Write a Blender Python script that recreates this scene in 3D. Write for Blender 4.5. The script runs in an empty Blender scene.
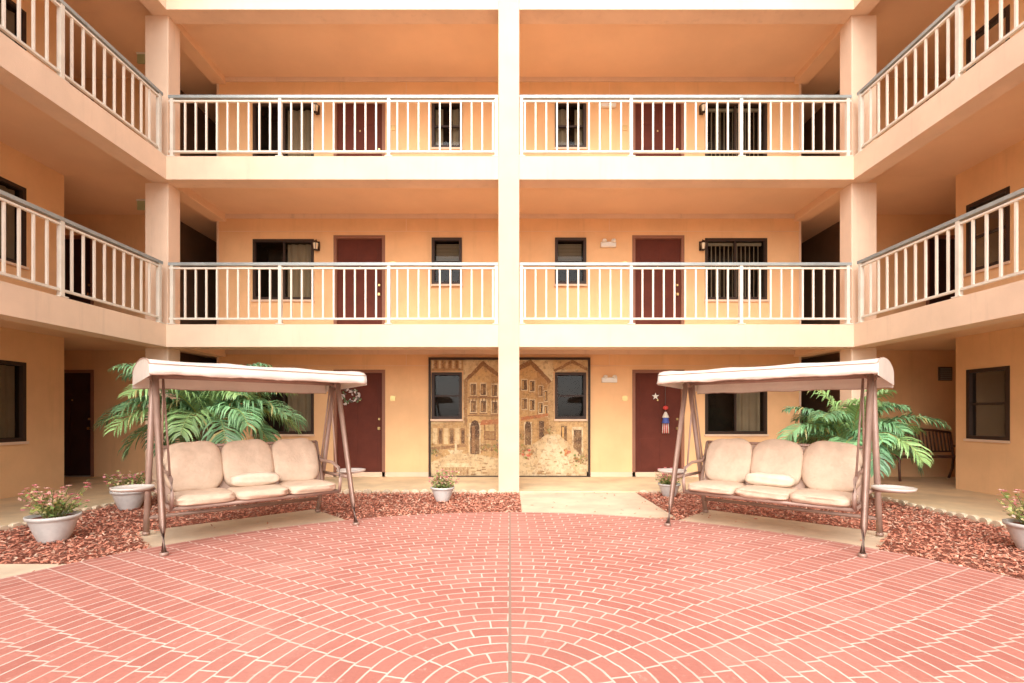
import bpy, bmesh, math, random
from mathutils import Vector, Matrix
random.seed(7)
S = bpy.context.scene
COL = S.collection

# ------------------------------------------------------------------ materials
def nmath(nt, op, a, b=None, c=None):
    n = nt.nodes.new('ShaderNodeMath'); n.operation = op
    for i, v in enumerate((a, b, c)):
        if v is None: continue
        if isinstance(v, (int, float)): n.inputs[i].default_value = v
        else: nt.links.new(v, n.inputs[i])
    return n.outputs[0]

def mixc(nt, fac, a, b, mode='MIX'):
    n = nt.nodes.new('ShaderNodeMix'); n.data_type = 'RGBA'; n.blend_type = mode
    for idx, v in ((0, fac), (6, a), (7, b)):
        if isinstance(v, (int, float)): n.inputs[idx].default_value = v
        elif isinstance(v, tuple): n.inputs[idx].default_value = (v[0], v[1], v[2], 1)
        else: nt.links.new(v, n.inputs[idx])
    return n.outputs[2]

def noise(nt, scale, detail=4, rough=.6, vec=None, mscale=None):
    n = nt.nodes.new('ShaderNodeTexNoise')
    n.inputs['Scale'].default_value = scale; n.inputs['Detail'].default_value = detail
    n.inputs['Roughness'].default_value = rough
    if vec is None:
        g = nt.nodes.new('ShaderNodeNewGeometry'); vec = g.outputs['Position']
    if mscale:
        m = nt.nodes.new('ShaderNodeMapping'); m.inputs['Scale'].default_value = mscale
        nt.links.new(vec, m.inputs[0]); vec = m.outputs[0]
    nt.links.new(vec, n.inputs['Vector'])
    return n.outputs['Fac']

def ramp(nt, fac, lo, hi):
    n = nt.nodes.new('ShaderNodeMapRange'); n.interpolation_type = 'SMOOTHSTEP'
    n.inputs['From Min'].default_value = lo; n.inputs['From Max'].default_value = hi
    nt.links.new(fac, n.inputs['Value']); return n.outputs['Result']

def mat(name, col, rough=.7, var=.12, vscale=3., bump=.0, bscale=60., metal=0., streak=0., attr=False, spec=.5, bdist=.01, trans=0):
    m = bpy.data.materials.new(name); m.use_nodes = True; nt = m.node_tree
    p = nt.nodes['Principled BSDF']
    p.inputs['Roughness'].default_value = rough; p.inputs['Metallic'].default_value = metal
    p.inputs['Specular IOR Level'].default_value = spec
    if attr:
        a = nt.nodes.new('ShaderNodeAttribute'); a.attribute_name = 'Col'; base = a.outputs['Color']
    else:
        base = tuple(col)
    dark = noise(nt, vscale, 5)
    k = ramp(nt, dark, .3, .7)
    if attr:
        c = mixc(nt, nmath(nt, 'MULTIPLY', k, var), base, (0.02, .02, .015))
    else:
        c = mixc(nt, k, tuple(x*(1-var) for x in col), tuple(min(1, x*(1+var*.5)) for x in col))
    if streak:
        s = noise(nt, 1., 5, .7, mscale=(6, 6, .5))
        c = mixc(nt, nmath(nt, 'MULTIPLY', ramp(nt, s, .52, .8), streak), c, tuple(x*.5 for x in col))
    nt.links.new(c, p.inputs['Base Color'])
    if bump:
        b = nt.nodes.new('ShaderNodeBump'); b.inputs['Strength'].default_value = bump; b.inputs['Distance'].default_value = bdist
        nt.links.new(noise(nt, bscale, 3), b.inputs['Height']); nt.links.new(b.outputs[0], p.inputs['Normal'])
    if trans:
        t = nt.nodes.new('ShaderNodeBsdfTranslucent'); nt.links.new(c, t.inputs[0])
        mx = nt.nodes.new('ShaderNodeMixShader'); mx.inputs[0].default_value = trans
        nt.links.new(p.outputs[0], mx.inputs[1]); nt.links.new(t.outputs[0], mx.inputs[2])
        nt.links.new(mx.outputs[0], nt.nodes['Material Output'].inputs[0])
    return m

M = {}
M['wall'] = mat('stucco_orange', (.87, .54, .28), .85, .08, 1.3, .35, 90, streak=.2)
M['fascia'] = mat('stucco_peach', (.80, .585, .425), .8, .07, 1.5, .25, 80, streak=.28)
M['ceil'] = mat('ceiling_paint', (.86, .59, .38), .85, .06, .8, .25, 60)
M['col'] = mat('column_paint', (.76, .545, .385), .8, .07, 1.7, .25, 80, streak=.22)
M['darkwall'] = mat('wall_painted_shade', (.20, .11, .06), .9, .1)  # orange passage walls, with the shade of the recess painted into their colour
M['door'] = mat('door_maroon', (.125, .030, .018), .65, .15, 3, .05, 30, spec=.2)
M['doordark'] = mat('door_brown', (.05, .022, .018), .6, .15, spec=.25)
M['frame'] = mat('bronze_frame', (.045, .026, .018), .5, .1, spec=.3)
M['jamb'] = mat('door_jamb', (.28, .12, .07), .6, .1)
M['rail'] = mat('rail_metal', (.36, .39, .38), .4, .15, 5, metal=.2)
M['post'] = mat('post_paint', (.72, .65, .55), .45, .1, 5)
M['picket'] = mat('picket_paint', (.80, .71, .60), .5, .06, 6)
M['walk'] = mat('walkway_concrete', (.78, .60, .37), .7, .2, 1.4, .2, 40)
M['path'] = mat('path_concrete', (.74, .59, .42), .8, .18, 1.6, .2, 50)
M['ground'] = mat('ground_soil', (.35, .27, .18), .9, .2, .6, .2, 10)
M['mulch'] = mat('mulch', (.40, .14, .085), .95, .5, 25, 1., 60, bdist=.03)
M['chip'] = mat('mulch_chip', (1, 1, 1), .9, .2, 20, attr=True)
M['edging'] = mat('edging_stone', (.74, .60, .42), .85, .2, 6, .4, 40)
M['tube'] = mat('tan_tube', (.36, .235, .185), .4, .12, 8, metal=.15)
M['canopy'] = mat('canopy_fabric', (.84, .78, .70), .9, .06, 4, .2, 300, trans=.25)
M['piping'] = mat('canopy_piping', (.46, .31, .24), .8, .1)
M['cushion'] = mat('cushion_fabric', (.63, .47, .345), .9, .1, 9, .45, 30, bdist=.015)
M['pillow'] = mat('pillow_fabric', (.71, .57, .44), .9, .08, 12, .4, 35, bdist=.012)
M['tray'] = mat('tray_plastic', (.60, .54, .48), .3, .05)
M['pot'] = mat('pot_ceramic', (.62, .60, .57), .5, .12, 9, .1, 30)
M['leaf'] = mat('leaf', (1, 1, 1), .38, .15, 10, attr=True, trans=.25)
M['bark'] = mat('palm_bark', (.2, .13, .08), .9, .3, 20, .8, 40)
M['iron'] = mat('bench_wood', (.13, .06, .04), .5, .2, 10)
M['white'] = mat('white_plastic', (.8, .77, .7), .4, .04)
M['green'] = mat('exit_green', (.40, .46, .26), .5, .05)
M['brass'] = mat('brass', (.6, .42, .18), .3, .05, metal=.9)
M['curtain'] = mat('curtain', (.62, .50, .36), .9, .1)
M['blind'] = mat('blind_slat', (.78, .66, .5), .8, .05)
M['room'] = mat('room_dark', (.05, .035, .025), .9, .3)
M['attr'] = mat('painted_ornament', (1, 1, 1), .6, .05, 10, attr=True)
M['grille'] = mat('vent_grille', (.1, .07, .05), .6, .1)

def paintmat():
    m = bpy.data.materials.new('mural_paint'); m.use_nodes = True; nt = m.node_tree
    p = nt.nodes['Principled BSDF']; p.inputs['Roughness'].default_value = .7
    a = nt.nodes.new('ShaderNodeAttribute'); a.attribute_name = 'Col'; c = a.outputs['Color']
    c = mixc(nt, 1., c, (.80, .72, .60), 'MULTIPLY')
    c = mixc(nt, nmath(nt, 'MULTIPLY', ramp(nt, noise(nt, 3.2, 6, .7), .42, .62), .5), c, (.42, .24, .10))
    c = mixc(nt, nmath(nt, 'MULTIPLY', ramp(nt, noise(nt, 15, 6, .75), .48, .68), .6), c, (.15, .07, .03))
    c = mixc(nt, nmath(nt, 'MULTIPLY', ramp(nt, noise(nt, 34, 4, .7), .52, .7), .45), c, (.82, .66, .42))
    nt.links.new(c, p.inputs['Base Color']); return m
M['paint'] = paintmat()

def glassmat():
    m = bpy.data.materials.new('window_glass'); m.use_nodes = True; nt = m.node_tree
    nt.nodes.remove(nt.nodes['Principled BSDF'])
    o = nt.nodes['Material Output']
    t = nt.nodes.new('ShaderNodeBsdfTransparent'); t.inputs[0].default_value = (.62, .60, .55, 1)
    g = nt.nodes.new('ShaderNodeBsdfGlossy'); g.inputs['Roughness'].default_value = .04
    f = nt.nodes.new('ShaderNodeFresnel'); f.inputs[0].default_value = 1.3
    mx = nt.nodes.new('ShaderNodeMixShader')
    nt.links.new(f.outputs[0], mx.inputs[0]); nt.links.new(t.outputs[0], mx.inputs[1]); nt.links.new(g.outputs[0], mx.inputs[2])
    nt.links.new(mx.outputs[0], o.inputs[0]); return m
M['glass'] = glassmat()

M['lamp'] = mat('lamp_glass', (.85, .72, .5), .25, .05)

CY, CR = 2.2, 4.12     # patio centre / radius
def brickmat():
    m = bpy.data.materials.new('stamped_brick'); m.use_nodes = True; nt = m.node_tree
    p = nt.nodes['Principled BSDF']; p.inputs['Roughness'].default_value = .55
    g = nt.nodes.new('ShaderNodeNewGeometry')
    wn = nt.nodes.new('ShaderNodeTexNoise'); wn.inputs['Scale'].default_value = 7; wn.inputs['Detail'].default_value = 4; nt.links.new(g.outputs['Position'], wn.inputs['Vector'])
    sv = nt.nodes.new('ShaderNodeVectorMath'); sv.operation = 'MULTIPLY_ADD'
    nt.links.new(wn.outputs['Color'], sv.inputs[0]); sv.inputs[1].default_value = (.022, .022, 0); nt.links.new(g.outputs['Position'], sv.inputs[2])
    s = nt.nodes.new('ShaderNodeSeparateXYZ'); nt.links.new(sv.outputs[0], s.inputs[0])
    x = s.outputs[0]; y = nmath(nt, 'SUBTRACT', s.outputs[1], CY)
    h, w = .100, .205
    r = nmath(nt, 'SQRT', nmath(nt, 'ADD', nmath(nt, 'MULTIPLY', x, x), nmath(nt, 'MULTIPLY', y, y)))
    rf = nmath(nt, 'DIVIDE', r, h); row = nmath(nt, 'FLOOR', rf); fr = nmath(nt, 'FRACT', rf)
    rr = nmath(nt, 'MULTIPLY', nmath(nt, 'ADD', row, .5), h)
    circ = nmath(nt, 'MULTIPLY', rr, 2*math.pi)
    n = nmath(nt, 'MAXIMUM', nmath(nt, 'ROUND', nmath(nt, 'DIVIDE', circ, w)), 3.)
    a = nmath(nt, 'ADD', nmath(nt, 'MULTIPLY', nmath(nt, 'ADD', nmath(nt, 'DIVIDE', nmath(nt, 'ARCTAN2', y, x), 2*math.pi), .75), n), nmath(nt, 'MULTIPLY', row, .5))
    ia = nmath(nt, 'FLOOR', a); fa = nmath(nt, 'FRACT', a)
    dr = nmath(nt, 'MULTIPLY', nmath(nt, 'MINIMUM', fr, nmath(nt, 'SUBTRACT', 1., fr)), h)
    da = nmath(nt, 'MULTIPLY', nmath(nt, 'MINIMUM', fa, nmath(nt, 'SUBTRACT', 1., fa)), nmath(nt, 'DIVIDE', circ, n))
    d = nmath(nt, 'MINIMUM', dr, da)
    jw = nmath(nt, 'MULTIPLY', noise(nt, 6, 4), .004)
    mask = ramp(nt, nmath(nt, 'SUBTRACT', d, jw), .0020, .0060)
    cv = nt.nodes.new('ShaderNodeCombineXYZ'); nt.links.new(ia, cv.inputs[0]); nt.links.new(row, cv.inputs[1])
    w2 = nt.nodes.new('ShaderNodeTexWhiteNoise'); w2.noise_dimensions = '3D'; nt.links.new(cv.outputs[0], w2.inputs['Vector'])
    bc = mixc(nt, w2.outputs['Value'], (.455, .165, .128), (.55, .22, .172))
    st = noise(nt, .9, 6, .65)
    bc = mixc(nt, nmath(nt, 'MULTIPLY', ramp(nt, st, .45, .75), .6), bc, (.62, .34, .27))
    fine = noise(nt, 45, 4)
    bc = mixc(nt, nmath(nt, 'MULTIPLY', ramp(nt, fine, .4, .75), .35), bc, (.36, .13, .10))
    wear = noise(nt, 14, 6, .75)
    bc = mixc(nt, nmath(nt, 'MULTIPLY', ramp(nt, wear, .58, .76), .6), bc, (.72, .50, .41))
    mc = mixc(nt, ramp(nt, noise(nt, 3, 4), .3, .75), (.80, .61, .52), (.66, .43, .35))
    c = mixc(nt, mask, mc, bc)
    dirt = ramp(nt, noise(nt, .55, 7, .7), .50, .74)
    c = mixc(nt, nmath(nt, 'MULTIPLY', dirt, .32), c, (.33, .17, .13))
    s2 = nt.nodes.new('ShaderNodeSeparateXYZ'); nt.links.new(g.outputs['Position'], s2.inputs[0])
    ax = nmath(nt, 'ABSOLUTE', s2.outputs[0])
    sm = ramp(nt, ax, .006, .012)
    c = mixc(nt, sm, (.34, .22, .17), c)
    nt.links.new(c, p.inputs['Base Color'])
    b = nt.nodes.new('ShaderNodeBump'); b.inputs['Strength'].default_value = .5; b.inputs['Distance'].default_value = .006
    hh = nmath(nt, 'ADD', nmath(nt, 'MULTIPLY', mask, .8), nmath(nt, 'MULTIPLY', fine, .3))
    nt.links.new(hh, b.inputs['Height']); nt.links.new(b.outputs[0], p.inputs['Normal'])
    nt.links.new(nmath(nt, 'ADD', nmath(nt, 'MULTIPLY', st, .3), .4), p.inputs['Roughness'])
    return m
M['brick'] = brickmat()

# ------------------------------------------------------------------ mesh builder
class MB:
    def __init__(s): s.v = []; s.f = []; s.m = []; s.c = []; s.mats = []; s.smooth = []
    def mi(s, k):
        if k not in s.mats: s.mats.append(k)
        return s.mats.index(k)
    def face(s, pts, k, col=None, sm=False):
        b = len(s.v); s.v += [tuple(p) for p in pts]; s.f.append(tuple(range(b, b+len(pts)))); s.m.append(s.mi(k)); s.c.append(col); s.smooth.append(sm)
    def raw(s, vs, fs, k, col=None, sm=False):
        b = len(s.v); s.v += [tuple(p) for p in vs]; i = s.mi(k)
        for f in fs: s.f.append(tuple(b+q for q in f)); s.m.append(i); s.c.append(col); s.smooth.append(sm)
    def box(s, x0, x1, y0, y1, z0, z1, k, col=None):
        vs = [(x, y, z) for z in (z0, z1) for y in (y0, y1) for x in (x0, x1)]
        s.raw(vs, [(0, 2, 3, 1), (4, 5, 7, 6), (0, 1, 5, 4), (2, 6, 7, 3), (0, 4, 6, 2), (1, 3, 7, 5)], k, col)
    def tube(s, pts, r, k, n=8, sq=False, cap=True, col=None):
        pts = [Vector(p) for p in pts]; rings = []
        for i, p in enumerate(pts):
            d = (pts[min(i+1, len(pts)-1)]-pts[max(i-1, 0)]).normalized()
            up = Vector((0, 0, 1)) if abs(d.z) < .95 else Vector((0, 1, 0))
            a = d.cross(up).normalized(); b = a.cross(d).normalized()
            rr = r[i] if isinstance(r, (list, tuple)) else r
            rings.append([p+(a*math.cos(2*math.pi*(j+.5)/n)+b*math.sin(2*math.pi*(j+.5)/n))*rr for j in range(n)])
        vs = [q for R in rings for q in R]; fs = []
        for i in range(len(pts)-1):
            for j in range(n):
                fs.append((i*n+j, i*n+(j+1) % n, (i+1)*n+(j+1) % n, (i+1)*n+j))
        if cap: fs += [tuple(range(n))[::-1], tuple((len(pts)-1)*n+j for j in range(n))]
        s.raw(vs, fs, k, col, n > 4)
    def lathe(s, prof, k, c=(0, 0, 0), n=28, col=None):
        vs = []; fs = []
        for (r, z) in prof:
            for j in range(n):
                t = 2*math.pi*j/n; vs.append((c[0]+r*math.cos(t), c[1]+r*math.sin(t), c[2]+z))
        for i in range(len(prof)-1):
            for j in range(n): fs.append((i*n+j, i*n+(j+1) % n, (i+1)*n+(j+1) % n, (i+1)*n+j))
        s.raw(vs, fs, k, col, True)
    def pillow(s, c, h, k, e1=.55, e2=.45, rot=None, nu=40, nv=26, tuft=0., seed=0):
        rs = random.Random(seed); ph = [rs.uniform(0, 6.28) for _ in range(6)]
        sp = lambda v, e: math.copysign(abs(v)**e, v)
        vs = []; fs = []
        R = rot or Matrix.Identity(3)
        for i in range(nv+1):
            a = -math.pi/2+math.pi*i/nv
            for j in range(nu):
                b = 2*math.pi*j/nu
                x = sp(math.cos(a), e1)*sp(math.cos(b), e2); y = sp(math.cos(a), e1)*sp(math.sin(b), e2); z = sp(math.sin(a), e1)
                w = 1+.04*math.sin(5*x+ph[0])*math.cos(4*z+ph[1])+.035*math.sin(8*z+ph[2]+2*x)+.03*math.sin(11*x+ph[4]-3*z)
                p = Vector((x*h[0], y*h[1]*w, z*h[2]*(1+.03*math.sin(4*x+ph[3])+.04*math.sin(7*y+3*x+ph[5])*(1 if not tuft else 0))))
                if tuft:
                    f = 1-tuft*math.exp(-((x)**2+(z-.15)**2)/.03)-.14*math.exp(-(x*x)/.012)-.12*math.exp(-((z-.15)**2)/.01)
                    p.y *= f
                vs.append(R @ p + Vector(c))
        for i in range(nv):
            for j in range(nu): fs.append((i*nu+j, i*nu+(j+1) % nu, (i+1)*nu+(j+1) % nu, (i+1)*nu+j))
        s.raw(vs, fs, k, None, True)
    def build(s, name, parent=None, bevel=0., loc=None, rz=0, cleanup=False):
        me = bpy.data.meshes.new(name); me.from_pydata(s.v, [], s.f)
        for k in s.mats: me.materials.append(M[k])
        me.polygons.foreach_set('material_index', s.m); me.polygons.foreach_set('use_smooth', s.smooth)
        if any(c is not None for c in s.c):
            ca = me.color_attributes.new('Col', 'FLOAT_COLOR', 'CORNER'); arr = []
            for p, c in zip(me.polygons, s.c):
                c = c or (1, 1, 1); arr += [c[0], c[1], c[2], 1.]*p.loop_total
            ca.data.foreach_set('color', arr)
        me.update()
        o = bpy.data.objects.new(name, me); COL.objects.link(o)
        if cleanup:
            bm = bmesh.new(); bm.from_mesh(me); bmesh.ops.recalc_face_normals(bm, faces=bm.faces); bm.to_mesh(me); bm.free()
        if parent: o.parent = parent
        if loc: o.location = loc
        o.rotation_euler[2] = rz
        if bevel:
            b = o.modifiers.new('bevel', 'BEVEL'); b.width = bevel; b.segments = 2; b.limit_method = 'ANGLE'
        return o
def empty(name, loc=(0, 0, 0), rz=0):
    e = bpy.data.objects.new(name, None); COL.objects.link(e); e.location = loc; e.rotation_euler[2] = rz; return e

# ------------------------------------------------------------------ building
B = empty('apartment_building')
D1, D2 = 8.0, 9.9
FL = [0.03, 2.69, 5.38]           # finished floor levels
SX = 5.5; WX = 7.4; YC = 8.3; EX = 9.6; YF = -3.0; OX = 14.; OY = 15.

mb = MB()      # slabs
for zt, zb in ((2.69, 2.53), (5.38, 5.22), (8.35, 7.92)):
    mb.box(-OX, OX, D1+.29, OY, zb, zt, 'ceil')
    mb.box(-OX, -SX-.29, YF, D1+.29, zb+.001, zt-.001, 'ceil')
    mb.box(SX+.29, OX, YF, D1+.29, zb+.001, zt-.001, 'ceil')
mb.build('floor_slabs', B)
mb = MB()
for zb, zt in ((2.34, 2.70), (5.02, 5.39), (7.74, 8.75)):
    mb.box(-SX-.3, SX+.3, D1, D1+.3, zb, zt, 'fascia')
    mb.box(-SX-.3, -SX, YF, D1, zb+.001, zt-.001, 'fascia')
    mb.box(SX, SX+.3, YF, D1, zb+.001, zt-.001, 'fascia')
mb.build('fascia_beams', B)
mb = MB()
for zb, zt in ((2.40, 2.535), (5.08, 5.225), (7.80, 7.925)):
    for sx in (-1, 1):
        a, b = sorted((sx*5.62, sx*5.9))
        mb.box(a, b, D1+.32, D2+.02, zb, zt, 'ceil')
mb.build('cross_beams', B, .01)
mb = MB()
for zs in ((0, 2.345), (2.695, 5.025), (5.385, 7.745)):
    mb.box(-5.93, -5.55, D1+.12, D1+.42, zs[0], zs[1], 'fascia')
    mb.box(5.55, 5.96, D1+.12, D1+.42, zs[0], zs[1], 'fascia')
    for sx in (-1, 1):
        for yy in (2.4, -2.9):
            a, b = sorted((sx*5.63, sx*5.95)); mb.box(a, b, yy, yy+.42, zs[0], zs[1], 'fascia')
mb.build('corner_columns', B, .012)
mb = MB(); mb.box(-.185, .15, D1-.012, D1+.33, 0, 8.74, 'col'); mb.build('center_column', B, .012)

def wall(mb, axis, pos, u0, u1, z0, z1, ops, sgn, k='wall', depth=.11, thick=None):
    us = sorted({u0, u1, *[o[0] for o in ops], *[o[1] for o in ops]}); zs = sorted({z0, z1, *[o[2] for o in ops], *[o[3] for o in ops]})
    P = (lambda u, d, z: (u, pos+d*sgn, z)) if axis == 'y' else (lambda u, d, z: (pos+d*sgn, u, z))
    for i in range(len(us)-1):
        for j in range(len(zs)-1):
            cu, cz = (us[i]+us[i+1])/2, (zs[j]+zs[j+1])/2
            if any(o[0] < cu < o[1] and o[2] < cz < o[3] for o in ops): continue
            mb.face([P(us[i], 0, zs[j]), P(us[i+1], 0, zs[j]), P(us[i+1], 0, zs[j+1]), P(us[i], 0, zs[j+1])], k)
    for (a, b, c, d) in ops:
        mb.face([P(a, 0, c), P(a, depth, c), P(a, depth, d), P(a, 0, d)], k)
        mb.face([P(b, 0, c), P(b, depth, c), P(b, depth, d), P(b, 0, d)], k)
        mb.face([P(a, 0, d), P(a, depth, d), P(b, depth, d), P(b, 0, d)], k)
        mb.face([P(a, 0, c), P(a, depth, c), P(b, depth, c), P(b, 0, c)], k)

def boxP(mb, axis, pos, sgn, u0, u1, d0, d1, z0, z1, k, col=None):
    lo, hi = sorted((pos+d0*sgn, pos+d1*sgn))
    if axis == 'y': mb.box(u0, u1, lo, hi, z0, z1, k, col)
    else: mb.box(lo, hi, u0, u1, z0, z1, k, col)

def window(axis, pos, sgn, a, b, c, d, style=0, proud=.0):
    mb = MB(); t = .035
    bx = lambda *q: boxP(mb, axis, pos, sgn, *q)
    f0, f1 = -.012-proud, .10
    bx(a-.02, a+t, f0, f1, c-.02, d+.02, 'frame'); bx(b-t, b+.02, f0, f1, c-.02, d+.02, 'frame')
    bx(a+t, b-t, f0, f1, c-.02, c+t, 'frame'); bx(a+t, b-t, f0, f1, d-t, d+.02, 'frame')
    mid = (a+b)/2
    if b-a > .8: bx(mid-.02, mid+.02, .02, .07, c+t, d-t, 'frame')
    else: bx(a+t, b-t, .02, .07, (c+d)/2-.018, (c+d)/2+.018, 'frame')
    P = (lambda u, dd, z: (u, pos+dd*sgn, z)) if axis == 'y' else (lambda u, dd, z: (pos+dd*sgn, u, z))
    mb.face([P(a+t, .045, c+t), P(b-t, .045, c+t), P(b-t, .045, d-t), P(a+t, .045, d-t)], 'glass')
    r = .6
    q = [P(a, .1, c), P(b, .1, c), P(b, .1, d), P(a, .1, d)]; q2 = [P(a, r, c), P(b, r, c), P(b, r, d), P(a, r, d)]
    mb.face(q2, 'room')
    for i in range(4): mb.face([q[i], q[(i+1) % 4], q2[(i+1) % 4], q2[i]], 'room')
    if style == 1:
        u = a+.06
        while u < b-.06:
            w = .034
            mb.face([P(u, .12, c+.05), P(u+w, .15, c+.05), P(u+w, .15, d-.04), P(u, .12, d-.04)], 'blind'); u += .085
        bx(a+t, b-t, .11, .15, d-.09, d-t, 'blind')
    elif style == 2:
        u = mid+.03; i = 0
        while u < b-t-.02:
            z = .13+.02*math.sin(i*1.3); z2 = .13+.02*math.sin((i+1)*1.3)
            mb.face([P(u, z, c+.04), P(u+.03, z2, c+.04), P(u+.03, z2, d-.04), P(u, z, d-.04)], 'curtain'); u += .03; i += 1
    elif style == 3:
        for s0, s1 in ((a+t, a+(b-a)*.33), (b-(b-a)*.33, b-t)):
            u = s0; i = 0
            while u < s1:
                z = .13+.02*math.sin(i*1.3); z2 = .13+.02*math.sin((i+1)*1.3)
                mb.face([P(u, z, c+.04), P(u+.03, z2, c+.04), P(u+.03, z2, d-.04), P(u, z, d-.04)], 'curtain'); u += .03; i += 1
    elif style == 4:
        z = d-.06
        while z > (c+d)/2:
            mb.face([P(a+.05, .12, z), P(b-.05, .12, z), P(b-.05, .14, z-.016), P(a+.05, .14, z-.016)], 'blind'); z -= .028
    bx(a-.04, b+.04, -.035-proud, f0, c-.06, c-.021, 'fascia')
    mb.build('window', B)

def door(axis, pos, sgn, a, b, c, d, k='door'):
    mb = MB(); bx = lambda *q: boxP(mb, axis, pos, sgn, *q)
    bx(a-.015, a+.045, -.012, .1, c, d+.015, 'jamb'); bx(b-.045, b+.015, -.012, .1, c, d+.015, 'jamb'); bx(a+.045, b-.045, -.012, .1, d-.045, d+.015, 'jamb')
    bx(a+.045, b-.045, .05, .095, c+.015, d-.045, k)
    w = b-a-.09; x0 = a+.045; H = d-c
    for (u0, u1) in ((.12, .45), (.55, .88)):
        for (v0, v1) in ((.08, .36), (.42, .72), (.78, .93)):
            bx(x0+u0*w, x0+u1*w, .042, .052, c+v0*H, c+v1*H, k)
    bx(a+.045, b-.045, -.01, .05, c, c+.016, 'rail')
    bx(x0+w*.9, x0+w*.95, -.0, .05, c+.93, c+.98, 'brass'); bx(x0+w*.905, x0+w*.945, .02, .05, c+1.12, c+1.16, 'brass')
    bx(x0+w*.485, x0+w*.515, .035, .043, c+1.5, c+1.53, 'brass')
    mb.build('door', B)

px = lambda v: (v-509)/50.5
ops = []; wins = []; doors = []
styles = {(0, 0): 2, (0, 3): 2, (1, 0): 2, (1, 3): 1, (2, 0): 2, (2, 3): 1, (1, 1): 4, (1, 2): 4, (2, 1): 3, (2, 2): 3, (0, 1): 0, (0, 2): 0}
for fi, fz in enumerate(FL):
    for wi, (a, b, zc, zd) in enumerate(((253, 312, .86, 2.02), (432, 460, 1.16, 2.04), (555, 584, 1.16, 2.04), (705, 765, .86, 2.04))):
        o = (px(a), px(b), fz+zc, fz+zd); ops.append(o); wins.append((o, styles.get((fi, wi), 0), wi))
    for a, b in ((333.5, 383.5), (632, 682.5)):
        o = (px(a), px(b), fz, fz+2.1); ops.append(o); doors.append(o)
mb = MB()
BX0, BX1 = -5.8, 5.76
wall(mb, 'y', D2, BX0, BX1, 0, 7.95, ops, 1)
for o, st, wi in wins: window('y', D2, 1, *o, style=st, proud=.03 if wi in (1, 2) else 0)
for o in doors: door('y', D2, 1, *o)
for sx in (-1, 1):
    xa = BX0 if sx < 0 else BX1
    mb.face([(xa, D2, 0), (xa, 13.2, 0), (xa, 13.2, 7.95), (xa, D2, 7.95)], 'darkwall')
    xb = sx*6.75
    mb.face([(xb, D2, 0), (xb, 13.2, 0), (xb, 13.2, 7.95), (xb, D2, 7.95)], 'darkwall')
    lo, hi = sorted((xa, xb))
    mb.face([(lo, 13.2, 0), (hi, 13.2, 0), (hi, 13.2, 7.95), (lo, 13.2, 7.95)], 'darkwall')
    op2 = []
    for fi, fz in enumerate(FL):
        if sx < 0 or fi > 0:
            u0, u1 = sorted((sx*9.15, sx*8.25)); op2.append((u0, u1, fz, fz+2.1))
    u0, u1 = sorted((sx*6.75, sx*EX))
    wall(mb, 'y', D2, u0, u1, 0, 7.95, op2, 1)
    for o in op2: door('y', D2, 1, *o, k='doordark')
    mb.face([(sx*EX, YC, 0), (sx*EX, D2, 0), (sx*EX, D2, 7.95), (sx*EX, YC, 7.95)], 'wall')
    mb.face([(sx*EX, YC, 0), (sx*WX, YC, 0), (sx*WX, YC, 7.95), (sx*EX, YC, 7.95)], 'wall')
    op3 = []
    for fi, fz in enumerate(FL):
        ww = (6.1, 7.62, fz+.84, fz+2.0) if sx < 0 else (7.42, 8.08, fz+.86, fz+1.93)
        op3 += [ww, (3.6, 4.5, fz, fz+2.1), (.5, 1.9, fz+.84, fz+2.0)]
        window('x', sx*WX, sx, *ww, style=2 if sx < 0 else 0); window('x', sx*WX, sx, *op3[-1], style=2); door('x', sx*WX, sx, *op3[-2])
    wall(mb, 'x', sx*WX, YF, YC, 0, 7.95, op3, sx)
    u0, u1 = sorted((sx*WX, sx*OX))
    mb.face([(u0, YF, 0), (u1, YF, 0), (u1, YF, 8.3), (u0, YF, 8.3)], 'wall')
    mb.face([(sx*OX, YF, 0), (sx*OX, OY, 0), (sx*OX, OY, 8.3), (sx*OX, YF, 8.3)], 'wall')
mb.face([(-OX, OY, 0), (OX, OY, 0), (OX, OY, 8.3), (-OX, OY, 8.3)], 'wall')
mb.build('walls', B)
mb = MB()
for fz, top in ((FL[0], 2.53), (FL[1], 5.22), (FL[2], 7.92)):
    mb.box(BX0-.02, BX1+.02, D2-.035, D2-.001, top-.08, top+.01, 'fascia')
    mb.box(BX0+.001, BX1-.001, D2-.012, D2-.001, fz, fz+.09, 'fascia')
    for xx in (-5.8, 5.72): mb.box(xx, xx+.04, D2-.014, D2-.0015, fz+.09, top-.08, 'fascia')
    for xx in (px(405), px(608)): mb.box(xx, xx+.012, D2-.006, D2-.0015, fz+2.2, top-.08, 'ceil')
    mb.box(BX0+.05, BX1-.05, D2-.008, D2-.0015, fz+2.19, fz+2.2, 'ceil')
mb.build('wall_trim', B)

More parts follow.
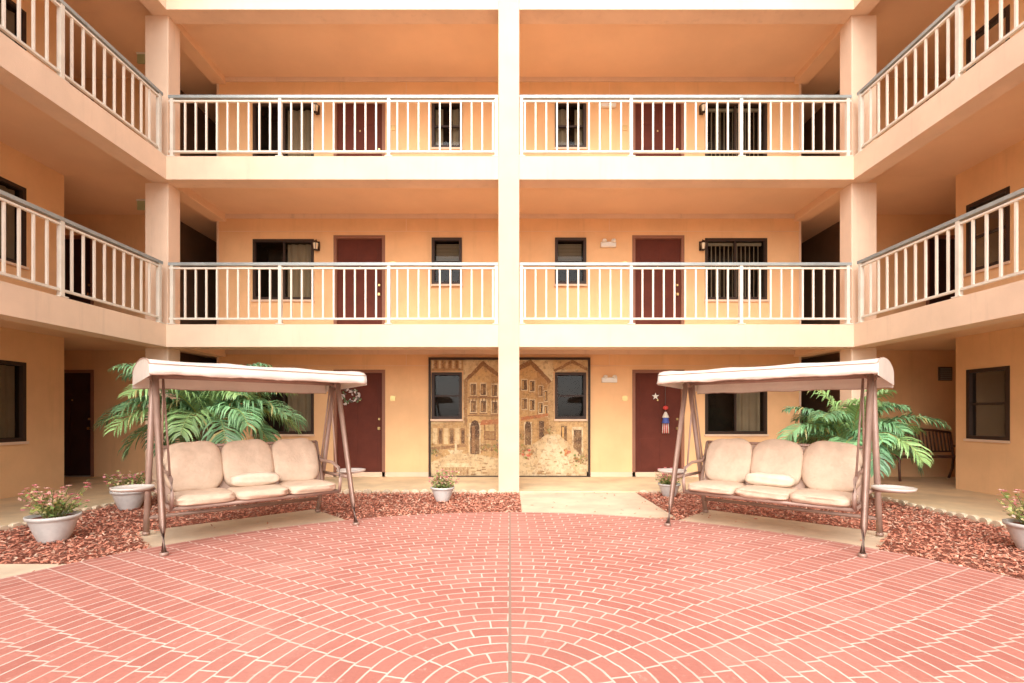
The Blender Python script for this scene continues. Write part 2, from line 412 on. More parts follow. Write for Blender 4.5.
def railing(name, axis, pos, u0, u1, z, posts, cap='rail'):
    mb = MB()
    bx = (lambda a, b, w, z0, z1, k: mb.box(a, b, pos-w, pos+w, z0, z1, k)) if axis == 'y' else (lambda a, b, w, z0, z1, k: mb.box(pos-w, pos+w, a, b, z0, z1, k))
    bx(u0, u1, .034, z+.955, z+1.0, cap); bx(u0, u1, .02, z+.90, z+.925, 'picket'); bx(u0, u1, .02, z+.085, z+.115, 'post')
    for p in posts: bx(p-.026, p+.026, .028, z+.01, z+.955, 'post'); bx(p-.06, p+.06, .05, z+.01, z+.022, 'post')
    n = round((u1-u0)/.172); st = (u1-u0)/n
    for i in range(n):
        u = u0+st*(i+.5)
        if any(abs(u-p) < .045 for p in posts): continue
        bx(u-.0125, u+.0125, .012, z+.115, z+.90, 'picket')
    mb.build(name, B)
for z in (2.70, 5.39):
    railing('front_railing', 'y', D1+.06, -5.49, -.19, z, [-5.44, -3.7, -1.95, -.22])
    railing('front_railing', 'y', D1+.06, .155, 5.49, z, [.185, 1.95, 3.72, 5.44])
    for sx in (-1, 1):
        railing('side_railing', 'x', sx*(SX+.07), 2.85, D1-.02, z, [7.93, 6.2, 4.6, 2.9], 'rail')
        railing('side_railing', 'x', sx*(SX+.07), -2.45, 2.38, z, [2.34, .8, -.8, -2.4], 'rail')

def lantern(x, z):
    mb = MB(); y = D2
    mb.box(x-.04, x+.04, y-.02, y-.001, z-.09, z+.09, 'frame')
    mb.tube([(x, y-.02, z+.05), (x, y-.09, z+.10), (x, y-.12, z+.06)], .01, 'frame', 6)
    mb.lathe([(.0, .085), (.02, .08), (.07, .02)], 'frame', (x, y-.12, z), 8)
    mb.lathe([(.055, .02), (.035, -.10)], 'lamp', (x, y-.12, z), 8)
    for i in range(4):
        a = i*math.pi/2+.4; mb.tube([(x+.058*math.cos(a), y-.12+.058*math.sin(a), z+.02), (x+.038*math.cos(a), y-.12+.038*math.sin(a), z-.1)], .006, 'frame', 5)
    mb.lathe([(.04, -.10), (.03, -.12), (0, -.13)], 'frame', (x, y-.12, z), 8)
    mb.build('wall_lantern', B)
def emlight(x, z):
    mb = MB(); mb.box(x-.15, x+.15, D2-.07, D2-.001, z-.06, z+.04, 'white')
    for s in (-.09, .09): mb.lathe([(0, .0), (.045, .005), (.05, .03), (.03, .06), (0, .065)], 'white', (x+s, D2-.11, z+.02), 12)
    mb.build('emergency_light', B, .008)
for fz in FL[1:]:
    lantern(px(317), fz+1.9); lantern(px(700), fz+1.9)
emlight(px(607), FL[1]+1.93); emlight(px(608), FL[0]+1.92); emlight(px(607), FL[2]+2.0)
for fz in FL:
    mb = MB()
    for a in (392, 624): mb.box(px(a)-.05, px(a)+.05, D2-.012, D2-.001, fz+1.5, fz+1.6, 'brass')
    mb.build('unit_number_plate', B)
for zc in (5.22, 7.92):
    mb = MB(); mb.box(-6.86, -6.70, 9.2, 9.23, zc-.19, zc-.03, 'green'); mb.box(-6.87, -6.69, 9.19, 9.24, zc-.03, zc-.001, 'white')
    mb.build('exit_sign', B)
mb = MB(); vx = [(937-509)/50.5, (950-509)/50.5]
mb.box(vx[0], vx[1], D2-.03, D2-.001, 1.93, 2.2, 'grille')
for i in range(6): mb.box(vx[0]+.02, vx[1]-.02, D2-.045, D2-.031, 1.95+i*.04, 1.965+i*.04, 'rail')
mb.build('wall_vent', B)

# ------------------------------------------------------------------ mural
def mural():
    mb = MB(); y0 = D2-.012
    X = lambda p: (p-509)/50.5; Z = lambda p: 1.25+(415-p)/50.5
    wop = [(px(432)-.05, px(460)+.05, 1.12, 2.12), (px(555)-.05, px(584)+.05, 1.12, 2.12)]
    us = sorted([X(430), X(587)]+[o for w in wop for o in w[:2]]); zs = [.04, .9, 1.12, 2.12, 2.34]
    rs = random.Random(5)
    for i in range(len(us)-1):
        for j in range(len(zs)-1):
            cu, cz = (us[i]+us[i+1])/2, (zs[j]+zs[j+1])/2
            if any(o[0] < cu < o[1] and o[2] < cz < o[3] for o in wop): continue
            c = (.80, .62, .36)
            mb.face([(us[i], y0, zs[j]), (us[i+1], y0, zs[j]), (us[i+1], y0, zs[j+1]), (us[i], y0, zs[j+1])], 'paint', c)
    lay = [0]
    def poly(pts, c, jit=.45):
        lay[0] += 1; y = y0-.0006-.00008*lay[0]; out = []
        for i in range(len(pts)):
            a, b = pts[i], pts[(i+1) % len(pts)]; L = math.hypot(b[0]-a[0], b[1]-a[1]); n = max(1, int(L/3))
            for k in range(n):
                t = k/n; out.append((a[0]+(b[0]-a[0])*t+rs.uniform(-jit, jit)*(k > 0), a[1]+(b[1]-a[1])*t+rs.uniform(-jit, jit)*(k > 0)))
        mb.face([(X(min(586.5, max(430.5, a))), y, Z(min(477, max(359, b)))) for a, b in out], 'paint', c)
    def rect(a, b, c, d, col, j=.35): poly([(a, d), (b, d), (b, c), (a, c)], col, j)
    cream = (.90, .80, .58); umb = (.32, .17, .08); drk = (.12, .06, .03); stone = (.82, .68, .46); gold = (.80, .52, .20); olive = (.28, .22, .08)
    rect(462.5, 509, 359, 430, (.88, .76, .52))
    poly([(430.5, 359), (462, 359), (462, 370), (430.5, 371)], (.62, .40, .2))
    for i in range(9): rect(431+i*3.4, 433.2+i*3.4, 360.5, 368.5, umb if i % 2 else cream, .2)
    poly([(466, 378), (482, 364), (499, 376), (499, 470), (466, 470)], (.78, .55, .27)); poly([(463, 380), (482, 361), (502, 377), (500, 380), (482, 366), (465, 383)], umb)
    rect(463, 466.5, 380, 470, (.45, .27, .13)); poly([(490, 372), (499, 378), (499, 468), (490, 468)], (.62, .40, .18))
    for (a, b) in ((470, 384), (480, 384), (491, 385), (470, 401), (480, 401), (491, 402)):
        rect(a-1, a+6, b-1.5, b+12, cream, .2); rect(a, a+5, b, b+11, drk, .2); rect(a+.7, a+2, b+1, b+10, (.5, .33, .15), .1); rect(a-1.5, a+6.5, b+12, b+13.4, umb, .2)
    for b in (397, 415): poly([(467, b), (499, b+.5), (499, b+1.6), (467, b+1.3)], umb, .2)
    for i in range(9): rect(468+i*3.3, 468.7+i*3.3, 398.5, 403, drk, .1)
    rect(468, 480, 423, 454, cream, .3); rect(469.5, 478.5, 426, 454, drk); poly([(469.5, 426), (471, 421.5), (474, 420), (477, 421.5), (478.5, 426)], drk); rect(471, 474, 426, 453, umb, .2)
    rect(483, 495, 422, 440, umb); rect(484.5, 493.5, 423.5, 431, (.85, .66, .34), .2); rect(484.5, 493.5, 432.5, 438.5, (.45, .28, .13), .2)
    poly([(481, 420), (497, 419), (499, 424), (479, 425)], (.62, .22, .1), .3)
    poly([(430.5, 424), (462, 421), (466, 427), (466, 466), (430.5, 470)], (.66, .45, .22))
    for i in range(6):
        a = 432+i*5.6; rect(a, a+4.2, 428, 444, umb if i % 2 else (.85, .7, .45), .3)
        if i % 2: rect(a+.8, a+3.2, 430, 443, drk, .2)
    poly([(430.5, 447), (465, 444), (465, 447), (430.5, 450)], umb, .3)
    poly([(430.5, 477), (430.5, 462), (452, 453), (474, 454), (505, 460), (505, 477)], stone)
    poly([(512, 359), (586, 359), (586, 372), (552, 372), (552, 425), (512, 425)], (.90, .80, .56))
    poly([(512, 372), (530, 364), (536, 370), (549, 384), (549, 436), (512, 452)], (.72, .48, .22)); poly([(512, 368), (530, 359.5), (552, 383), (549, 386), (530, 365), (512, 374)], umb)
    poly([(536, 371), (549, 385), (549, 436), (536, 441)], (.55, .34, .15))
    for (a, b, w) in ((521, 380, 5), (529, 381, 4.5), (538, 386, 3.6), (543.5, 391, 3), (521, 399, 5), (529, 400, 4.5), (538, 403, 3.6), (543.5, 406, 3)):
        rect(a-.8, a+w+.8, b-1, b+11, cream, .2); rect(a, a+w, b, b+10, drk, .2); rect(a+.5, a+1.6, b+1, b+9, gold, .1)
    rect(523, 531, 422, 445, cream, .2); rect(524, 530, 425, 445, drk, .2); poly([(524, 425), (525.5, 421.5), (528.5, 421.5), (530, 425)], drk, .1); rect(538, 543, 421, 439, drk, .2)
    poly([(520, 417), (549, 413), (549, 416), (520, 421)], (.60, .24, .1), .3)
    poly([(553, 421), (586, 419), (586, 462), (556, 442)], (.76, .54, .28)); rect(571, 582, 427, 456, cream, .3); rect(572.5, 580.5, 430, 455, drk); rect(560, 566, 426, 441, drk, .3); rect(561, 563, 427, 440, gold, .2)
    rect(552, 586.5, 359, 369.5, (.80, .62, .36)); poly([(552, 370), (571, 360), (586.5, 368), (586.5, 371), (571, 363.5), (554, 372)], umb)
    poly([(546, 386), (552, 380), (553.5, 430), (548, 434)], (.70, .50, .27), .3)
    poly([(512, 477), (512, 460), (546, 434), (557, 434), (575, 450), (586, 462), (586, 477)], stone)
    poly([(530, 477), (549, 436), (554, 436), (576, 477)], (.92, .82, .62))
    for i in range(70):
        side = i % 2; b = rs.uniform(455, 475); a = rs.uniform(432, 497) if side else rs.uniform(521, 584); s = (b-440)/30*2.6
        poly([(a, b+s*.4), (a+s*1.6, b+s*.35), (a+s*1.8, b-s*.1), (a+.4, b-s*.2)], rs.choice([(.55, .40, .22), (.70, .54, .32), (.92, .82, .6), (.42, .27, .14)]), .2)
    # fountain in the left foreground
    poly([(440, 466), (470, 466), (466, 476), (444, 476)], (.60, .46, .28), .2); poly([(438, 463), (472, 463), (471, 467), (439, 467)], cream, .2)
    rect(453.5, 456.5, 448, 463, (.7, .56, .36), .1); poly([(447, 450), (463, 450), (460, 454), (450, 454)], cream, .2); rect(454, 456, 441, 450, cream, .1)
    for i in range(8): rect(441+i*3.6, 441.8+i*3.6, 467.5, 475, umb, .1)
    for (cx, cy, r, c) in ((548, 430, 4, olive), (522, 450, 6, olive), (584, 458, 6, olive), (496, 450, 6, olive), (434, 452, 6, olive), (528, 453, 5, (.6, .2, .1)), (577, 458, 5, olive), (566, 452, 4, (.55, .25, .1)), (500, 374, 4, olive), (485, 446, 4, olive), (520, 436, 4, olive)):
        for q in range(22):
            a = cx+rs.gauss(0, r*.55); b = cy+rs.gauss(0, r*.5); s = rs.uniform(.6, 1.7)
            poly([(a-s, b), (a-.2*s, b+s), (a+s, b+.3*s), (a+.2*s, b-s)], tuple(v*rs.uniform(.6, 1.7) for v in c), .1)
    for i in range(60):
        a = rs.uniform(466, 497) if i % 2 else rs.uniform(521, 548); b = rs.uniform(378, 450); L = rs.uniform(2, 7)
        if rs.random() < .5: rect(a, a+.35, b, b+L, umb, .1)
        else: rect(a, a+L*.7, b, b+.35, umb, .1)
    o = mb.build('painting')
    e = empty('wall_mural'); o.parent = e
    fb = MB(); a, b = X(430), X(587)
    for (p, q, r, s) in ((a-.04, b+.04, 2.34, 2.385), (a-.04, b+.04, .031, .05)): fb.box(p, q, D2-.055, D2-.001, r, s, 'frame')
    for p in (a-.04, b): fb.box(p, p+.04, D2-.054, D2-.001, .05, 2.34, 'frame')
    fb.build('mural_frame', e)
mural()

mb = MB(); x = px(664); y = D2-.02; z = 1.25
mb.tube([(x, y, z+.62), (x, y, z+.05)], .005, 'attr', 5, col=(.1, .1, .1))
mb.lathe([(0, .05), (.05, .02), (.05, -.02), (0, -.04)], 'attr', (x, y-.02, z+.14), 12, col=(.65, .06, .05))
mb.lathe([(.02, .06), (.06, -.02), (.07, -.05)], 'attr', (x, y-.02, z), 12, col=(.75, .7, .6))
mb.lathe([(.05, -.05), (.075, -.16)], 'attr', (x, y-.02, z), 12, col=(.06, .1, .35))
for i in range(7): mb.tube([(x-.05+i*.017, y-.02, z-.16), (x-.06+i*.02, y-.02, z-.36)], .008, 'attr', 5, col=(.65, .05, .06) if i % 2 else (.75, .7, .6))
mb.build('door_wind_ornament')
mb = MB(); cx, cz = px(655), 1.62; pts = []
for i in range(10):
    r = .075 if i % 2 == 0 else .03; t = math.pi/2+i*math.pi/5; pts.append((cx+r*math.cos(t), D2+.03, cz+r*math.sin(t)))
mb.face(pts, 'white'); mb.build('door_star_ornament')
mb = MB(); rs = random.Random(2)
for i in range(60):
    t = rs.uniform(0, 6.28); rr = rs.gauss(.13, .03); c = Vector((px(349)+rr*math.cos(t)*1.2, D2+.02-rs.uniform(0, .05), 1.62+rr*math.sin(t)*.9))
    a = Vector((rs.gauss(0, 1), rs.gauss(0, .4), rs.gauss(0, 1))).normalized()*.035; b = a.cross(Vector((0, 1, 0)))*.6
    mb.face([c-a, c-b, c+a, c+b], 'attr', rs.choice([(.75, .72, .68), (.1, .16, .06), (.7, .6, .55), (.12, .1, .08)]))
mb.build('door_wreath')

# ------------------------------------------------------------------ ground
def sheet(name, pts, z, k, thick=0):
    mb = MB(); mb.face([(p[0], p[1], z) for p in pts], k)
    if thick:
        n = len(pts)
        for i in range(n):
            a, b = pts[i], pts[(i+1) % n]; mb.face([(a[0], a[1], z-thick), (b[0], b[1], z-thick), (b[0], b[1], z), (a[0], a[1], z)], k)
    return mb.build(name)
sheet('ground', [(-300, -300), (300, -300), (300, 300), (-300, 300)], -.02, 'ground')
mb = MB()
mb.box(-OX+.05, OX-.05, D1, OY-.05, -.015, .03, 'walk'); mb.box(-OX+.05, -SX, YF+.05, D1-.001, -.015, .0295, 'walk'); mb.box(SX, OX-.05, YF+.05, D1-.001, -.015, .0295, 'walk')
mb.build('walkway')
sheet('mulch_bed', [(-SX, YF), (SX, YF), (SX, D1), (-SX, D1)], 0, 'mulch')
disc = [(CR*math.cos(2*math.pi*i/160), CY+CR*math.sin(2*math.pi*i/160)) for i in range(160)]
sheet('brick_patio', disc, .022, 'brick', .03)
PATH = (.15, 2.0, 6.0, 7.999)
def rectp(r): return [(r[0], r[2]), (r[1], r[2]), (r[1], r[3]), (r[0], r[3])]
sheet('concrete_path', rectp(PATH), .014, 'path', .02)
SP = (-5.499, -3.2, 2.6, 4.15)
sheet('side_path', rectp(SP), .0135, 'path', .02)
swings = [((-2.73, 5.36), math.radians(43)), ((2.76, 5.32), math.radians(-43))]
def pad(c, rz):
    p = []
    for a, b in ((-.95, -.2), (.95, -.2), (.95, .78), (-.95, .78)): p.append((c[0]+a*math.cos(rz)-b*math.sin(rz), c[1]+a*math.sin(rz)+b*math.cos(rz)))
    return p
for c, rz in swings: sheet('swing_pad', pad(c, rz), .012, 'path', .02)
def inpad(x, y):
    for c, rz in swings:
        dx, dy = x-c[0], y-c[1]; a = dx*math.cos(rz)+dy*math.sin(rz); b = -dx*math.sin(rz)+dy*math.cos(rz)
        if abs(a) < .93 and -.25 < b < .76: return True
    return False
mb = MB(); rs = random.Random(11); n = 0
while n < 34000:
    x = rs.uniform(-SX+.03, SX-.03); y = rs.uniform(2.8, D1-.05)
    if math.hypot(x, y-CY) < CR-.01-.08*(rs.random() < .04): continue
    if (inpad(x, y) or (PATH[0] < x < PATH[1] and y > PATH[2]) or (SP[0] < x < SP[1] and SP[2] < y < SP[3])) and rs.random() > .01: continue
    n += 1
    L = rs.uniform(.009, .027); w = rs.uniform(.004, .009); t = rs.uniform(0, 6.28); tl = rs.gauss(0, .3)
    a = Vector((math.cos(t)*math.cos(tl), math.sin(t)*math.cos(tl), math.sin(tl)))*L; b = Vector((-math.sin(t), math.cos(t), rs.gauss(0, .4)))*w
    c = Vector((x, y, rs.uniform(.014, .030))); k = rs.uniform(.7, 1.35)
    mb.face([c-a-b*.6, c+a-b, c+a*.9+b*.7, c-a+b], 'chip', (.66*k, .26*k, .165*k) if rs.random() < .8 else (.72*k, .46*k, .33*k))
mb.build('mulch_chips')
mb = MB(); rs = random.Random(3)
def edg(x0, y0, x1, y1):
    L = math.hypot(x1-x0, y1-y0); n = int(L/.15); ang = math.atan2(y1-y0, x1-x0)
    for i in range(n):
        t = (i+.5)/n; c = Vector((x0+(x1-x0)*t, y0+(y1-y0)*t, 0))
        w = .066; h = .055+rs.uniform(-.008, .012); a2 = ang+rs.gauss(0, .06)
        pr = [(-w, -.01), (w, -.01), (w, h*.6), (w*.7, h*.95), (w*.25, h*1.12), (-w*.25, h*1.12), (-w*.7, h*.95), (-w, h*.6)]
        u = Vector((math.cos(a2), math.sin(a2), 0)); v = Vector((-u.y, u.x, 0))*.028
        f = [c+u*p+v+Vector((0, 0, q)) for p, q in pr]; g = [c+u*p-v+Vector((0, 0, q)) for p, q in pr]; m = len(pr)
        mb.raw(f+g, [tuple(range(m)), tuple(range(2*m-1, m-1, -1))]+[(j, j+m, (j+1) % m+m, (j+1) % m) for j in range(m)], 'edging')
edg(-5.4, 7.95, .1, 7.95); edg(2.05, 7.95, 5.4, 7.95); edg(-5.45, 4.2, -5.45, 7.9); edg(5.45, 2.5, 5.45, 7.9)
mb.build('garden_edging', None, .006, cleanup=True)

# ------------------------------------------------------------------ swings
def swing(c, rz, seed):
    E = empty('porch_swing', (c[0], c[1], .022), rz)
    fr = MB(); H = 1.60; W = .89
    for sx in (-1, 1):
        x = sx*W
        for sy in (-1, 1):
            fr.tube([(x, sy*.53, .01), (x, sy*.45, .25), (x, sy*.05, H)], .028, 'tube', 10)
            fr.lathe([(0, 0), (.035, 0), (.035, .03), (0, .03)], 'tube', (x, sy*.53, 0), 10)
        fr.tube([(x, -.36, .52), (x, .36, .52)], .018, 'tube', 8)
        fr.tube([(x, -.07, H-.02), (x, .07, H-.02)], .035, 'tube', 8)
        fr.tube([(x, -.49, 1.655), (x, -.25, 1.69), (x, 0, 1.70), (x, .25, 1.675), (x, .47, 1.62)], .014, 'tube', 6)
        fr.tube([(sx*.82, -.0, H-.02), (sx*.80, -.22, .66)], .010, 'tube', 6)
        fr.tube([(sx*.82, .0, H-.02), (sx*.80, .22, .66)], .010, 'tube', 6)
        fr.tube([(sx*.80, -.30, .36), (sx*.80, -.33, .50), (sx*.80, -.28, .63), (sx*.80, -.1, .68), (sx*.80, .18, .68), (sx*.80, .30, .74)], .018, 'tube', 8)
        fr.tube([(sx*.80, -.3, .36), (sx*.80, .15, .36), (sx*.80, .36, .9)], .018, 'tube', 8)
    fr.tube([(-W, 0, H), (W, 0, H)], .026, 'tube', 8)
    fr.tube([(-.95, -.49, 1.655), (.95, -.49, 1.655)], .012, 'tube', 6); fr.tube([(-.95, .47, 1.62), (.95, .47, 1.62)], .012, 'tube', 6)
    fr.tube([(-W, .47, .18), (W, .47, .18)], .02, 'tube', 8)
    for yy, zz in ((-.3, .36), (.15, .36), (.36, .9)): fr.tube([(-.80, yy, zz), (.80, yy, zz)], .018, 'tube', 8)
    for i in range(5):
        xx = -.6+i*.3; fr.tube([(xx, -.3, .355), (xx, .15, .355), (xx, .355, .88)], .008, 'tube', 5)
    fr.build('frame', E)
    tr = MB()
    for sx in (-1, 1):
        tr.lathe([(0, .0), (.14, 0), (.165, .012), (.17, .03), (.16, .03), (.15, .014), (0, .012)], 'tray', (sx*1.06, -.05, .54), 24)
        tr.tube([(sx*.89, -.05, .52), (sx*1.15, -.05, .535)], .012, 'tube', 6)
    tr.build('side_tray', E)
    cn = MB(); prof = [(-.56, 1.585), (-.552, 1.62), (-.54, 1.672), (-.50, 1.70), (-.40, 1.722), (-.2, 1.742), (0, 1.748), (.2, 1.738), (.40, 1.705), (.49, 1.675), (.525, 1.64), (.535, 1.57), (.545, 1.505)]
    nx = 48; vs = []; rs = random.Random(seed)
    for i in range(nx+1):
        t = i/nx; x = -1.0+2.0*t
        sag = .012*abs(math.sin(t*math.pi*3))
        for j, (y, z) in enumerate(prof):
            zz = z-(sag if 3 <= j <= 9 else 0)
            yy = y+.004*math.sin(t*47+j)*(j < 3)
            if j in (0, 12): zz += rs.uniform(-.003, .003)+.004*math.sin(t*23+seed); yy += .009*math.sin(t*31+seed)
            vs.append((x, yy, zz))
    m = len(prof); fs = [(i*m+j, (i+1)*m+j, (i+1)*m+j+1, i*m+j+1) for i in range(nx) for j in range(m-1)]
    cn.raw(vs, fs, 'canopy', None, True)
    for sx in (0, nx):
        top = [vs[sx*m+j] for j in range(m)]
        for j in range(m-1):
            a, b = top[j], top[j+1]
            if j in (0, 11): continue
            xx = a[0]
            f = lambda y: 1.545-.035*y
            cn.face([a, b, (xx, b[1], min(f(b[1]), b[2]-.01)), (xx, a[1], min(f(a[1]), a[2]-.01))], 'canopy')
    o = cn.build('canopy', E); sd = o.modifiers.new('s', 'SOLIDIFY'); sd.thickness = .006
    pi = MB()
    for j in (0, 12): pi.tube([Vector(vs[i*m+j])+Vector((0, 0, -.002)) for i in range(nx+1)], .007, 'piping', 5)
    pi.tube([Vector(vs[i*m+2])+Vector((0, -.004, 0)) for i in range(nx+1)], .004, 'piping', 5)
    for sx in (0, nx): pi.tube([vs[sx*m+j] for j in range(2, m-2)], .006, 'piping', 5)
    pi.build('canopy_piping', E)
    cu = MB(); R = Matrix.Rotation(math.radians(-22), 3, 'X')
    for i in range(3):
        xx = (i-1)*.515
        cu.pillow((xx, -.08, .42), (.262, .27, .055), 'cushion', .55, .35, seed=seed+i)
        cu.pillow((xx, .27, .69), (.264, .085, .275), 'cushion', .62, .6, R, tuft=.35, seed=seed+i+5)
    cu.build('cushions', E)
    wb = MB(); wb.face([(-.78, .17, .37), (.78, .17, .37), (.78, .36, .88), (-.78, .36, .88)], 'piping'); wb.build('back_sling', E)
    pl = MB(); pl.pillow((.0, .0, .54), (.24, .075, .07), 'pillow', .7, .5, seed=seed+20); pl.build('bolster_pillow', E)
for i, (c, rz) in enumerate(swings): swing(c, rz, 30+i*50)

# ------------------------------------------------------------------ palms
def palm(x, y, seed, nf, L0, zb=.25, stem=.7, elmin=20):
    rs = random.Random(seed); E = empty('areca_palm', (x, y, 0)); mb = MB(); st = MB()
    for i in range(11):
        a = rs.uniform(0, 6.28); r = rs.uniform(.03, .12)
        st.tube([(r*math.cos(a), r*math.sin(a), -.01), (r*1.2*math.cos(a), r*1.2*math.sin(a), stem*.5), (r*1.8*math.cos(a), r*1.8*math.sin(a), stem)], [.04, .032, .018], 'bark', 7)
    st.build('trunk', E)
    for i in range(nf):
        az = 2*math.pi*(i*.381966)+rs.uniform(-.2, .2)
        t0 = i/nf
        el = math.radians(88-(88-elmin)*t0+rs.uniform(-6, 6)); L = L0*(.75+.3*rs.random()); ns = 20; step = L/ns
        p = Vector((.1*math.cos(az), .1*math.sin(az), zb+.2*rs.random())); pts = [p.copy()]
        drop = math.radians(75+40*rs.random())/ns
        side0 = rs.uniform(-.25, .25); dirs = []
        for k in range(ns):
            d = Vector((math.cos(az)*math.cos(el), math.sin(az)*math.cos(el), math.sin(el))); dirs.append(d)
            p = p+d*step; pts.append(p.copy()); el -= drop*(.5+1.1*k/ns); az += side0/ns
        g = rs.uniform(.8, 1.5); basec = rs.choice([(.22, .42, .20), (.18, .36, .19), (.28, .45, .17), (.17, .34, .16)])
        mb.tube(pts, [.011*(1-.8*k/ns) for k in range(ns+1)], 'leaf', 5, col=(.35*g, .4*g, .12))
        for k in range(3, ns):
            for hh in (0, .5):
                t = (k+hh)/ns; q = pts[k].lerp(pts[k+1], hh); d = dirs[k]
                up = Vector((0, 0, 1)); s = d.cross(up)
                if s.length < .05: s = Vector((-math.sin(az), math.cos(az), 0))
                s.normalize(); u = s.cross(d).normalized()
                ll = .46*math.sin(math.pi*min(1, .16+.84*(t-.12)/.9))**.6*L0/1.5+.04
                for sg in (-1, 1):
                    a = (s*sg*.75+d*.65+u*.2+Vector((rs.gauss(0, .1), rs.gauss(0, .1), rs.gauss(0, .1)))).normalized()
                    w = d.cross(a).cross(a).normalized()*.0135
                    q1 = q+a*ll*.42; a2 = (a+Vector((0, 0, -.45-.3*rs.random()))).normalized(); q2 = q1+a2*ll*.33
                    a3 = (a2+Vector((0, 0, -.8-.4*rs.random()))).normalized(); q3 = q2+a3*ll*.28
                    kk = g*rs.uniform(.7, 1.35); c = tuple(min(.75, v*kk) for v in basec)
                    if rs.random() < .05: c = (.5, .44, .18)
                    mb.face([q-w*.5, q1-w, q1+w, q+w*.5], 'leaf', c); mb.face([q1-w, q2-w*.8, q2+w*.8, q1+w], 'leaf', c); mb.face([q2-w*.8, q3, q2+w*.8], 'leaf', c)
    mb.build('fronds', E)
palm(-4.3, 7.15, 4, 36, 1.32, 1.0, 1.2, 5)
palm(4.78, 7.05, 12, 30, 1.02, .72, .95, 5)

# ------------------------------------------------------------------ potted plants
def pot(x, y, r, seed, kind=0, z0=.01):
    rs = random.Random(seed); E = empty('potted_flower_plant', (x, y, z0)); mb = MB(); h = r*1.25
    mb.lathe([(0, 0), (r*.55, 0), (r*.58, h*.06), (r*.62, h*.12), (r*.78, h*.45), (r*.92, h*.78), (r*.95, h*.86), (r*1.04, h*.88), (r*1.06, h), (r*.96, h), (r*.93, h*.88), (0, h*.86)], 'pot', n=36)
    mb.build('pot', E)
    s = MB(); s.lathe([(r*.92, h*.885), (0, h*.9)], 'mulch'); s.build('soil', E)
    lf = MB()
    for i in range(40):
        a = rs.uniform(0, 6.28); sp = rs.uniform(.1, 1.)*r*1.4; hh = h+rs.uniform(.05, .28)*r/.2
        p0 = Vector((sp*.3*math.cos(a), sp*.3*math.sin(a), h*.88)); p1 = Vector((sp*math.cos(a), sp*math.sin(a), hh))
        pm = p0.lerp(p1, .5)+Vector((0, 0, .03)); lf.tube([p0, pm, p1], .0035, 'leaf', 4, col=(.25, .32, .1))
        for k in range(17):
            t = rs.uniform(.3, 1.0); c = p0.lerp(p1, t)+Vector((rs.gauss(0, .02), rs.gauss(0, .02), rs.gauss(0, .015)))
            u = Vector((rs.gauss(0, 1), rs.gauss(0, 1), rs.gauss(0, .6))).normalized(); L = rs.uniform(.022, .05); v = u.cross(Vector((rs.gauss(0, .4), rs.gauss(0, .4), 1))).normalized()*L*.42
            col = rs.choice([(.32, .48, .15), (.45, .55, .18), (.24, .38, .12), (.75, .7, .3), (.6, .58, .2)])
            if t > .6 and rs.random() < .6: col = rs.choice([(.95, .45, .4), (.95, .65, .55), (.9, .35, .38), (.92, .78, .45)])
            k2 = rs.uniform(.85, 1.05); col = tuple(q*k2 for q in col)
            lf.face([c, c+u*L*.5+v, c+u*L, c+u*L*.5-v], 'leaf', col)
        if rs.random() < .6:
            pc = rs.choice([(.95, .4, .4), (.95, .6, .5), (.9, .3, .38)]); c = p1+Vector((0, 0, .01))
            for q in range(6):
                t = q*math.pi/3; u = Vector((math.cos(t), math.sin(t), .5))*.028; v = Vector((-math.sin(t), math.cos(t), 0))*.015
                lf.face([c, c+u*.6+v, c+u, c+u*.6-v], 'leaf', pc)
    lf.build('foliage', E)
pot(-4.5, 4.93, .205, 1); pot(-5.02, 6.6, .20, 2); pot(-.97, 7.2, .165, 3); pot(4.78, 4.55, .205, 4); pot(2.42, 7.6, .16, 5)

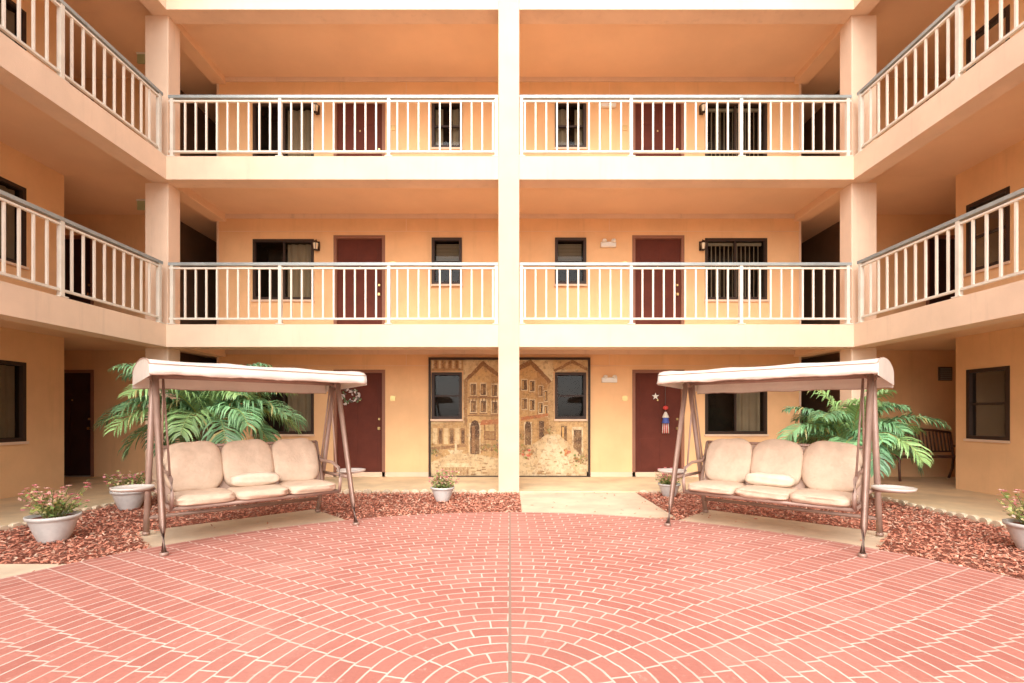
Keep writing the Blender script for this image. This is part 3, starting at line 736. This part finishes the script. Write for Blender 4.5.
# ------------------------------------------------------------------ bench
E = empty('park_bench', (7.85, 9.45, .03)); mb = MB()
for sx in (-.68, .68):
    mb.tube([(sx, -.26, 0), (sx, -.24, .25), (sx, -.25, .42), (sx, -.26, .58), (sx, -.1, .64), (sx, .16, .62)], .022, 'iron', 8)
    mb.tube([(sx, .27, 0), (sx, .19, .2), (sx, .17, .42), (sx, .24, .88)], .022, 'iron', 8)
    mb.tube([(sx, -.25, .42), (sx, .17, .40)], .02, 'iron', 8)
for i in range(6): mb.box(-.68, .68, -.25+i*.072, -.20+i*.072, .425, .445, 'iron')
mb.tube([(-.68, .24, .88), (-.4, .245, .92), (0, .25, .95), (.4, .245, .92), (.68, .24, .88)], .024, 'iron', 8)
mb.tube([(-.68, .18, .52), (.68, .18, .52)], .015, 'iron', 8)
for i in range(19):
    x = -.62+i*1.24/18; mb.tube([(x, .18, .52), (x, .242, .9)], .013, 'iron', 6)
mb.build('bench_frame', E)

# ------------------------------------------------------------------ camera, light
cam = bpy.data.cameras.new('camera'); co = bpy.data.objects.new('camera', cam); COL.objects.link(co)
co.location = (0, 0, 1.25); co.rotation_euler = (math.radians(90), 0, 0)
cam.sensor_width = 36; cam.lens = 500/1024*36; cam.shift_y = (415-341.5)/1024; cam.shift_x = .002; cam.clip_end = 1000; cam.clip_start = .05
S.camera = co
w = bpy.data.worlds.new('World'); S.world = w; w.use_nodes = True; nt = w.node_tree
bg = nt.nodes['Background']; sk = nt.nodes.new('ShaderNodeTexSky'); sk.sky_type = 'NISHITA'; sk.sun_disc = False
sk.sun_elevation = math.radians(42); sk.sun_rotation = math.radians(180+8); sk.air_density = 1.; sk.dust_density = 3.; sk.ozone_density = .5
hs = nt.nodes.new('ShaderNodeHueSaturation'); hs.inputs['Saturation'].default_value = .25; hs.inputs['Value'].default_value = 2.4
nt.links.new(sk.outputs[0], hs.inputs['Color']); nt.links.new(hs.outputs[0], bg.inputs[0]); bg.inputs[1].default_value = .15
sl = bpy.data.lights.new('sun', 'SUN'); sl.energy = 2.4; sl.angle = math.radians(85); sl.color = (1, .96, .90)
so = bpy.data.objects.new('sun', sl); COL.objects.link(so); so.rotation_euler = (math.radians(50), 0, math.radians(-8)); so.location = (0, -10, 20)
S.view_settings.view_transform = 'Standard'; S.view_settings.look = 'None'; S.view_settings.exposure = 0
